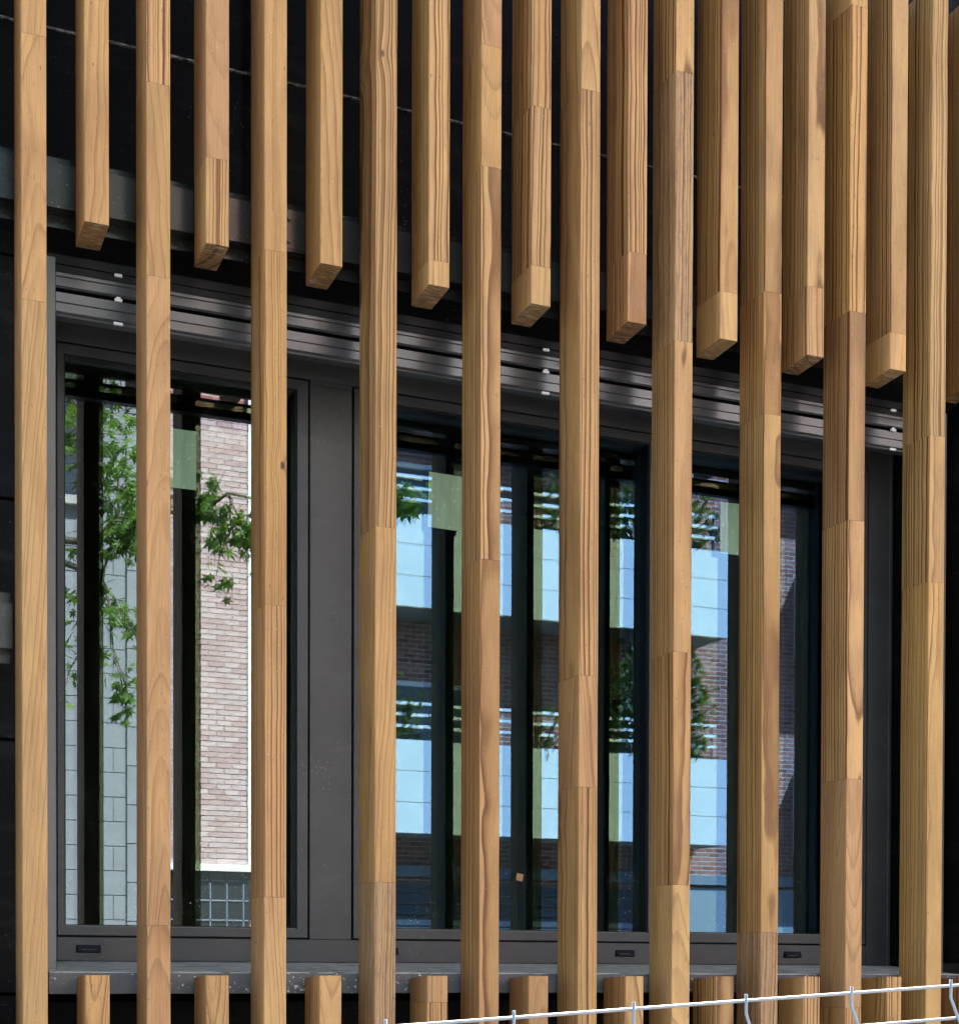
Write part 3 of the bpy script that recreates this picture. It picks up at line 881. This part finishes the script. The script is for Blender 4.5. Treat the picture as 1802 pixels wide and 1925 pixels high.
for k in range(-1, 13):
    xr = X0R + XS + k * PITCHX
    if k in TOPS:
        rows, kinds, lab = TOPS[k]
        js = [zat(pxx(xr - 0.03), y, DF) for y in rows]
    else:
        js, kinds, lab = [4.2], ['Dt', 'Fl'], 'short upper batten just outside the left edge of the picture' if k < 0 else BEYOND[k] + ' short upper batten beyond the right edge of the picture'
    batten(xr, ZT + ZTJ.get(k, 0.0), ZTOP, js, kinds, lab, GT, True, True)

BOTS = {
    0: ([], ['Ct'], 'leftmost short batten below the sill'),
    1: ([], ['Ct'], 'second short lower batten from the left'),
    2: ([], ['Cl'], 'third short lower batten from the left, with a long looped figure'),
    3: ([1885], ['Dp', 'Ft'], 'fourth short lower batten from the left, with a glue joint near its top'),
    4: ([], ['Cp'], 'fifth short lower batten from the left'),
    5: ([], ['Sl'], 'sixth short lower batten from the left, dark lined side behind the fence wire'),
    6: ([], ['Sl'], 'seventh short lower batten from the left, crossed by the top fence wire'),
    7: ([], ['Fl'], 'eighth short lower batten from the left, slanting lines on its front'),
    8: ([], ['Fy'], 'ninth short lower batten from the left, broad light and dark stripes'),
    9: ([], ['Sb'], 'short lower batten cut off by the right edge of the picture'),
}
for k in range(-1, 13):
    xr = X0R + XS + k * PITCHX
    if k in BOTS:
        rows, kinds, lab = BOTS[k]
        js = [zat(pxx(xr - 0.03), y, DF) for y in rows]
    else:
        js, kinds, lab = [], ['Dt'], 'short lower batten just outside the left edge of the picture' if k < 0 else BEYOND[k] + ' short lower batten beyond the right edge of the picture'
    batten(xr, ZFOOT, ZB, js + [1.1], list(kinds) + ['Dt'], lab, GB, True, True)

# ------------------------------------------------------------------ site fence of folded wire mesh
def fence():
    e = thing('mesh_fence', (0.48, 1.06, 0.0), 'white folded wire mesh fence panel in the foreground, lower right', 'fence')
    e.rotation_euler = (0, 0, 0)
    yf = 1.062
    def ztop(x):
        return 1.9670 + 0.058 * (x - 0.48)
    x0 = 0.481
    # a V fold close under the top edge and two more further down
    def prof(x):
        zt = ztop(x)
        p = [(yf, zt + 0.0055)]
        p += [(yf, zt - 0.010), (yf - 0.010, zt - 0.028), (yf - 0.020, zt - 0.040), (yf - 0.010, zt - 0.052), (yf, zt - 0.070)]
        for f in (0.75, 1.45):
            p += [(yf, zt - f), (yf - 0.020, zt - f - 0.03), (yf, zt - f - 0.06)]
        p += [(yf, 0.04 + 0.01 * (x - x0))]
        return p
    for i in range(-14, 20):
        x = x0 + 0.0997 * i
        MB().tube([(x, y - 0.0028, z) for y, z in prof(x)], 0.0013, 8).build('wire', MAT['galv'], e, smooth=True)
    xa, xb = x0 - 0.0997 * 14, x0 + 0.0997 * 19
    levels = [(0.0, 0.0), (0.0265, -0.0095)] + [(0.07 + 0.17 * i, 0.0) for i in range(1, 11)]
    for dz, dy in levels:
        MB().tube([(xa, yf + dy, ztop(xa) - dz), (xb, yf + dy, ztop(xb) - dz)], 0.0013, 8).build('wire', MAT['galv'], e, smooth=True)
    for x in (xa - 0.03, xb + 0.03):
        MB().tube([(x, yf, 0.0), (x, yf, ztop(x) + 0.03)], 0.019, 12).build('post', MAT['galv'], e, smooth=True)
    return e
fence()

# ------------------------------------------------------------------ across the street: brick apartment block
YO = -14.15
blk = thing('brick_apartment_block', (10.0, YO, 0.0), 'brick apartment block with white balconies across the street, mirrored in the glass', 'building')
PX0, PX1, PZ0, PZ1 = 4.52, 5.87, 3.53, 9.95       # bay of laid bricks
YP = YO + 1.05                                      # the bay stands forward, in line with the balconies
wl = MB()
wl.box(PX1 + 0.09, 24.0, YO - 0.3, YO, 0.0, 15.0)
wl.box(PX0, PX1 + 0.085, YO + 0.001, YP - 0.06, PZ1 + 0.002, 15.0)
wl.build('brick_wall', MAT['brick_wall'], blk)
MB().box(4.70, 24.0, YO - 9.0, YO - 0.3, 0.0, 14.9).build('core', MAT['mortar'], blk)
MB().box(4.45, 24.1, YO - 9.1, YP + 0.15, 15.0, 15.2).build('roof', MAT['soffit'], blk)
MB().box(PX0, PX1 + 0.084, YO - 0.28, YP - 0.013, PZ0, PZ1).build('mortar_bed', MAT['mortar'], blk)
MB().box(PX1 + 0.004, PX1 + 0.082, YP - 0.012, YP + 0.02, PZ0, 14.9).build('corner_trim', MAT['white_paint'], blk)
MB().box(PX0, PX1 + 0.10, YP - 0.06, YP + 0.07, PZ0 - 0.10, PZ0 - 0.002).build('white_band', MAT['white_paint'], blk)
# bricks, one by one, the rest of the pier in one piece
bmesh_brick = MB().box(-0.107, 0.107, -0.05, 0.0, -0.0325, 0.0325, 0.004).mesh('brick', MAT['brick'])
half_brick = MB().box(-0.051, 0.051, -0.05, 0.0, -0.0325, 0.0325, 0.004).mesh('brick', MAT['brick'])
rest = MB()
spots = []
row = 0
z = PZ0 + 0.04
while z < PZ1 - 0.03:
    x = PX0 + (0.0 if row % 2 == 0 else 0.1125)
    if row % 2:
        spots.append((PX0 + 0.051, z, True))
    while x + 0.2 < PX1:
        spots.append((x + 0.1125, z, False)); x += 0.225
    if PX1 - x > 0.1:
        spots.append((x + 0.051, z, True))
    row += 1
    z += 0.075
vis = sorted(spots, key=lambda s: (s[0] < 5.0, abs(s[1] - 6.3)))[:300]
vs_ = set(vis)
for s in spots:
    dy = rnd.uniform(-0.004, 0.004)
    if s in vs_:
        o = bpy.data.objects.new('brick', half_brick if s[2] else bmesh_brick)
        COL.objects.link(o)
        o.location = (s[0], YP + dy, s[1])
        o.rotation_euler = (0, rnd.uniform(-0.012, 0.012), 0)
        put(o, blk)
    else:
        hw_ = 0.051 if s[2] else 0.107
        rest.box(s[0] - hw_, s[0] + hw_, YP - 0.05, YP + dy, s[1] - 0.0325, s[1] + 0.0325)
rb = rest.build('brickwork', MAT['brick'], blk)
rb['kind'] = 'stuff'
# balconies
def balcony(zb, bx0, bx1):
    yb0, yb1 = YO, -13.15
    o = MB().box(bx0 + 0.065, bx1 - 0.065, yb0, yb1 - 0.09, zb + 0.02, zb + 0.22).build('balcony', MAT['soffit'], blk)
    xs = [bx0 + i * (bx1 - bx0) / 7 for i in range(8)]
    for i in range(7):
        for r_ in range(3):
            z0 = zb + r_ * 0.466
            MB().box(xs[i] + 0.003, xs[i + 1] - 0.003, yb1 - 0.06, yb1, z0 + 0.005, z0 + 0.461).build('parapet_panel', MAT['parapet']).parent = o
    for r_ in range(3):
        z0 = zb + r_ * 0.466
        MB().box(bx1 - 0.06, bx1 - 0.001, yb0 + 0.002, yb1 - 0.064, z0 + 0.005, z0 + 0.461).build('parapet_panel', MAT['parapet']).parent = o
        MB().box(bx0 + 0.001, bx0 + 0.06, yb0 + 0.002, yb1 - 0.064, z0 + 0.005, z0 + 0.461).build('parapet_panel', MAT['parapet']).parent = o
    MB().box(bx0 + 0.07, bx1 - 0.07, yb1 - 0.085, yb1 - 0.064, zb + 0.22, zb + 1.395).build('parapet_core', MAT['soffit']).parent = o
    for dz in (1.60, 1.77, 1.94):
        MB().box(bx0, bx1 - 0.2, yb1 - 0.06, yb1 - 0.02, zb + dz - 0.022, zb + dz + 0.022).build('railing_bar', MAT['white_paint']).parent = o
    for i in range(7):
        x = bx0 + 0.6 + i * 1.05
        MB().box(x - 0.012, x + 0.012, yb1 - 0.088, yb1 - 0.062, zb + 1.2, zb + 1.97).build('railing_post', MAT['shutter']).parent = o
    return o
for zb in (4.085, 7.455, 10.825):
    balcony(zb, 6.75, 13.90)
    balcony(zb, 15.85, 23.0)
def far_window(x0, x1, z0, z1, mat='white_paint', bars=1):
    o = MB().box(x0, x1, YO + 0.003, YO + 0.05, z0, z1).build('window', MAT[mat], blk)
    n_ = bars + 1
    wpan = (x1 - x0 - 0.08 * (n_ + 1)) / n_
    for i in range(n_):
        a = x0 + 0.08 + i * (wpan + 0.08)
        MB().box(a, a + wpan, YO + 0.0505, YO + 0.056, z0 + 0.08, z1 - 0.08).build('pane', MAT['dark_glass']).parent = o
for zb in (4.085, 7.455, 10.825):
    far_window(8.3, 10.1, zb + 0.24, zb + 2.45)
    far_window(11.4, 12.6, zb + 0.24, zb + 2.45)
    far_window(17.4, 19.2, zb + 0.24, zb + 2.45)
# ground floor: ledge, dark shutters, infill panels, grated window
MB().box(5.98, 24.0, YO + 0.001, YO + 0.10, 3.50, 3.66).build('ledge', MAT['ledge'], blk)
gz = 0.10
while gz < 3.40:
    MB().box(6.9, 13.3, YO + 0.002, YO + 0.045, gz, gz + 0.145).build('shutter_slat', MAT['shutter'], blk)
    gz += 0.165
for i in range(3):
    for k in range(4):
        MB().box(13.5 + i * 1.3, 13.5 + i * 1.3 + 1.27, YO + 0.002, YO + 0.03, 0.2 + k * 0.82, 0.2 + k * 0.82 + 0.79).build('infill_panel', MAT['grey_panel'], blk)
gw = MB().box(PX0 + 0.02, PX1 + 0.06, YO - 0.25, YP - 0.08, 0.0, 3.425).build('window', MAT['dark_glass'], blk)
for i in range(6):
    MB().box(4.62 + i * 0.24, 4.638 + i * 0.24, YP - 0.078, YP - 0.06, 0.9, 3.42).build('grille_bar', MAT['ledge']).parent = gw
for k in range(9):
    MB().box(4.56, 5.9, YP - 0.079, YP - 0.06, 1.05 + k * 0.28, 1.07 + k * 0.28).build('grille_bar', MAT['ledge']).parent = gw

# neighbouring building of pale stone blocks
YS = YO + 0.93
st = thing('stone_building', (2.5, YS, 0.0), 'pale grey stone block building across the street, mirrored in the left pane', 'building')
MB().box(3.60, 4.50, YS - 8, YS - 0.06, 0.0, 13.0).build('core', MAT['stone'], st)
MB().box(-9.0, 3.595, YS - 8, YS - 0.06, 0.0, 8.38).build('core', MAT['stone'], st)
MB().box(-9.1, 3.59, YS - 8, YS + 0.08, 8.385, 8.50).build('roof_edge', MAT['kerb'], st)
z = 0.0; row = 0
sb = MB().box(-0.3985, 0.3985, -0.06, 0.0, -0.166, 0.166, 0.006).mesh('stone_block', MAT['stone'])
sb2 = MB().box(-0.158, 0.158, -0.06, 0.03, -0.266, 0.266, 0.008).mesh('stone_block', MAT['stone'])
far_ = MB()
while z < 12.8:
    x = -8.8 + (0.4 if row % 2 else 0.0)
    if row % 2:
        for xx in ((-8.99, -8.402), (3.20, 3.598), (3.602, 4.178)):
            if xx[0] > 3.0 and (z < 8.0 or xx[0] > 3.6):
                MB().box(xx[0], xx[1], YS - 0.06, YS, z + 0.004, z + 0.336, 0.006).build('stone_block', MAT['stone'], st)
    elif True:
        MB().box(4.002, 4.178, YS - 0.06, YS, z + 0.004, z + 0.336, 0.006).build('stone_block', MAT['stone'], st)
    while x + 0.8 < (3.2 if row % 2 else 4.05):
        if x + 0.4 < 3.2 or True:
            if not (x + 0.8 > 3.6 and False) and (z < 8.0 or x > 3.58):
                if x > 2.0:
                    o = bpy.data.objects.new('stone_block', sb); COL.objects.link(o); o.location = (x + 0.4, YS, z + 0.17); put(o, st)
                else:
                    far_.box(x + 0.0015, x + 0.7985, YS - 0.06, YS, z + 0.004, z + 0.336)
        x += 0.8
    z += 0.34; row += 1
fo = far_.build('stonework', MAT['stone'], st); fo['kind'] = 'stuff'
z = 0.0
while z < 12.5:
    o = bpy.data.objects.new('stone_block', sb2); COL.objects.link(o); o.location = (4.34, YS, z + 0.27); put(o, st)
    z += 0.54

# ------------------------------------------------------------------ planting
def leaf_shape(star, s, r):
    """flat leaf in its own xy plane, tip along +y"""
    if star:
        pts = []
        lobes = [(-150, .42), (-118, .30), (-95, .72), (-68, .36), (-40, .92), (-18, .45), (0, 1.05), (18, .45), (40, .92), (68, .36), (95, .72), (118, .30), (150, .42)]
        for a, q in lobes:
            a = math.radians(a)
            pts.append((math.sin(a) * q * s * 0.55, (math.cos(a) * q * 0.55 + 0.2) * s, r.uniform(-0.04, 0.04) * s))
        pts.append((0, 0, 0))
        return [(0, 0.2 * s, 0.03 * s)] + pts, [(0, i + 1, i + 2) for i in range(len(pts) - 1)] + [(0, len(pts), 1)]
    return [(0, 0, 0), (s * 0.28, s * 0.5, 0.04 * s), (0, s, 0), (-s * 0.28, s * 0.5, 0.04 * s)], [(0, 1, 2), (0, 2, 3)]
def add_leaf(mb, p, s, star, r, droop=0.5):
    vs, fs = leaf_shape(star, s, r)
    m = Matrix.Translation(p) @ Matrix.Rotation(r.uniform(0, 6.283), 4, 'Z') @ Matrix.Rotation(-r.uniform(0.1, 1.5) * droop * 2, 4, 'X') @ Matrix.Rotation(r.uniform(-0.6, 0.6), 4, 'Y')
    mb.add([m @ Vector(v) for v in vs], fs)

def limb(mb, a, b, ra, rb, r, wob=0.12, n=6):
    a, b = Vector(a), Vector(b)
    L = (b - a).length
    pts = []
    for i in range(n + 1):
        t = i / n
        q = a.lerp(b, t) + Vector((r.uniform(-1, 1), r.uniform(-1, 1), r.uniform(-1, 1) + math.sin(t * 3.14) * 0.9)) * (wob * L * (0.0 if i in (0, n) else 0.45))
        pts.append(q)
    mb.tube(pts, [ra + (rb - ra) * i / n for i in range(n + 1)], 7)
    return pts

def street_tree():
    r = random.Random(5)
    base = (0.55, -2.75, 0.0)
    e = thing('maple_tree', base, 'leafy maple street tree behind the camera, mirrored in the left pane', 'tree')
    wood, leaves = MB(), MB()
    top = Vector((0.75, -2.45, 3.3))
    wood.tube([base, (0.52, -2.72, 0.6), (0.6, -2.62, 1.8), (0.68, -2.5, 2.7), top], [0.17, 0.14, 0.125, 0.11, 0.10], 12)
    spots = []
    # clusters low over the pavement (seen in the glass) and the rest of the crown above and behind, plus unseen clusters added to block light
    low = [((1.55, -0.45, 5.05), 0.40, 55), ((1.68, -0.35, 4.62), 0.32, 50), ((1.62, -0.5, 4.25), 0.26, 26), ((1.80, -0.45, 4.05), 0.20, 16),
           ((1.45, -0.5, 3.75), 0.22, 22), ((1.78, -0.40, 3.62), 0.20, 24), ((1.85, -0.45, 4.9), 0.3, 26),
           ((2.42, -0.40, 4.62), 0.30, 34), ((2.30, -0.5, 4.88), 0.2, 12), ((2.55, -0.35, 4.52), 0.22, 26), ((2.62, -0.4, 4.36), 0.14, 8), ((2.95, -0.2, 4.75), 0.2, 14),
           ((3.00, 0.95, 4.56), 0.07, 5)]
    for c, s, k in low:
        spots.append((Vector(c), s, k))
    for i in range(26):
        a = r.uniform(0, 6.283)
        rr = r.uniform(0.4, 2.1)
        spots.append((Vector((0.5 + rr * math.cos(a), -2.7 + rr * math.sin(a) * 0.9, r.uniform(5.6, 8.0))), r.uniform(0.45, 0.75), 60))
    for i in range(26):  # unseen left spread of the crown, added to keep light off the batten sides
        spots.append((Vector((r.uniform(-2.9, 0.2), r.uniform(-3.8, -0.6), r.uniform(3.6, 7.4))), r.uniform(0.5, 0.8), 60))
    hubs = [limb(wood, top, (1.35, -1.2, 4.6), 0.07, 0.035, r), limb(wood, top, (0.3, -2.9, 5.4), 0.08, 0.04, r), limb(wood, top, (-1.6, -2.3, 5.2), 0.06, 0.03, r), limb(wood, top, (-0.9, -1.4, 4.6), 0.05, 0.02, r), limb(wood, top, (0.2, -1.9, 5.2), 0.06, 0.03, r), limb(wood, top, (1.3, -3.2, 5.3), 0.06, 0.03, r)]
    hubs.append(limb(wood, hubs[0][-1], (2.2, -0.55, 4.75), 0.03, 0.012, r))
    hubs.append(limb(wood, hubs[0][-1], (1.65, -0.5, 4.3), 0.028, 0.012, r))
    hubs.append(limb(wood, hubs[6][-1], (2.98, 0.9, 4.68), 0.011, 0.004, r))
    hubs.append(limb(wood, hubs[1][-1], (0.5, -2.7, 7.4), 0.04, 0.015, r))
    allp = [p for h in hubs for p in h[1:]]
    for c, s, k in spots:
        near = min(allp, key=lambda p: (p - c).length)
        pts = limb(wood, near, c, 0.010, 0.004, r, 0.15, 5)
        for j in range(max(3, k // 5)):
            d = Vector((r.gauss(0, 1), r.gauss(0, 1), r.gauss(0, 0.8))).normalized() * s * r.uniform(0.5, 1.0)
            tw = limb(wood, pts[r.randrange(2, 6)], c + d, 0.004, 0.0018, r, 0.15, 3)
            for q in range(12):
                p0 = tw[r.randrange(1, 4)] + Vector((r.gauss(0, 0.045), r.gauss(0, 0.045), r.gauss(0, 0.045)))
                add_leaf(leaves, p0, r.uniform(0.055, 0.15), True, r)
    wood.build('trunk', MAT['bark'], e, smooth=True)
    leaves.build('crown', MAT['leaf'], e)
street_tree()

def balcony_shrub(x, zb, w, h, n, label, seed, y=-13.42):
    r = random.Random(seed)
    e = thing('balcony_shrub', (x, y, zb + 0.222), label, 'shrub', 'potted shrubs on the balconies')
    z0 = zb + 0.222
    MB().tube([(x, y, z0), (x, y, z0 + 0.35), (x, y, z0 + 0.40)], [0.15, 0.20, 0.21], 12).build('pot', MAT['soffit'], e)
    stem, lv = MB(), MB()
    for i in range(9):
        tip = Vector((x + r.gauss(0, w * 0.4), y + r.gauss(0, 0.12), z0 + 0.4 + h * r.uniform(0.55, 1.0)))
        pts = limb(stem, (x + r.uniform(-.05, .05), y, z0 + 0.3), tip, 0.015, 0.005, r, 0.08, 6)
        for j in range(n // 10):
            p = pts[r.randrange(1, 7)] + Vector((r.gauss(0, w * 0.30), abs(r.gauss(0, 0.14)), r.gauss(0, 0.14)))
            if p.z < zb + 1.5:
                p.y = min(p.y, -13.32)
            add_leaf(lv, p, r.uniform(0.10, 0.20), False, r)
    stem.build('stem', MAT['bark'], e)
    lv.build('foliage', MAT['shrub'], e)
balcony_shrub(10.75, 7.455, 0.5, 2.0, 420, 'tall shrub on the upper balcony, left of the others', 1)
balcony_shrub(12.05, 7.455, 0.6, 1.9, 560, 'bushy shrub in the middle of the upper balcony', 2)
balcony_shrub(13.35, 7.455, 0.5, 1.9, 420, 'shrub at the right end of the upper balcony', 3)
balcony_shrub(12.15, 4.085, 0.7, 2.7, 900, 'tall dense shrub in the middle of the lower balcony', 4)
balcony_shrub(13.30, 4.085, 0.35, 2.7, 420, 'narrow tall shrub at the right end of the lower balcony', 5)
balcony_shrub(8.35, 4.085, 0.5, 1.5, 300, 'low shrub near the left of the lower balcony', 6)
balcony_shrub(10.70, 4.085, 0.4, 1.6, 240, 'small shrub in the left half of the lower balcony', 7)
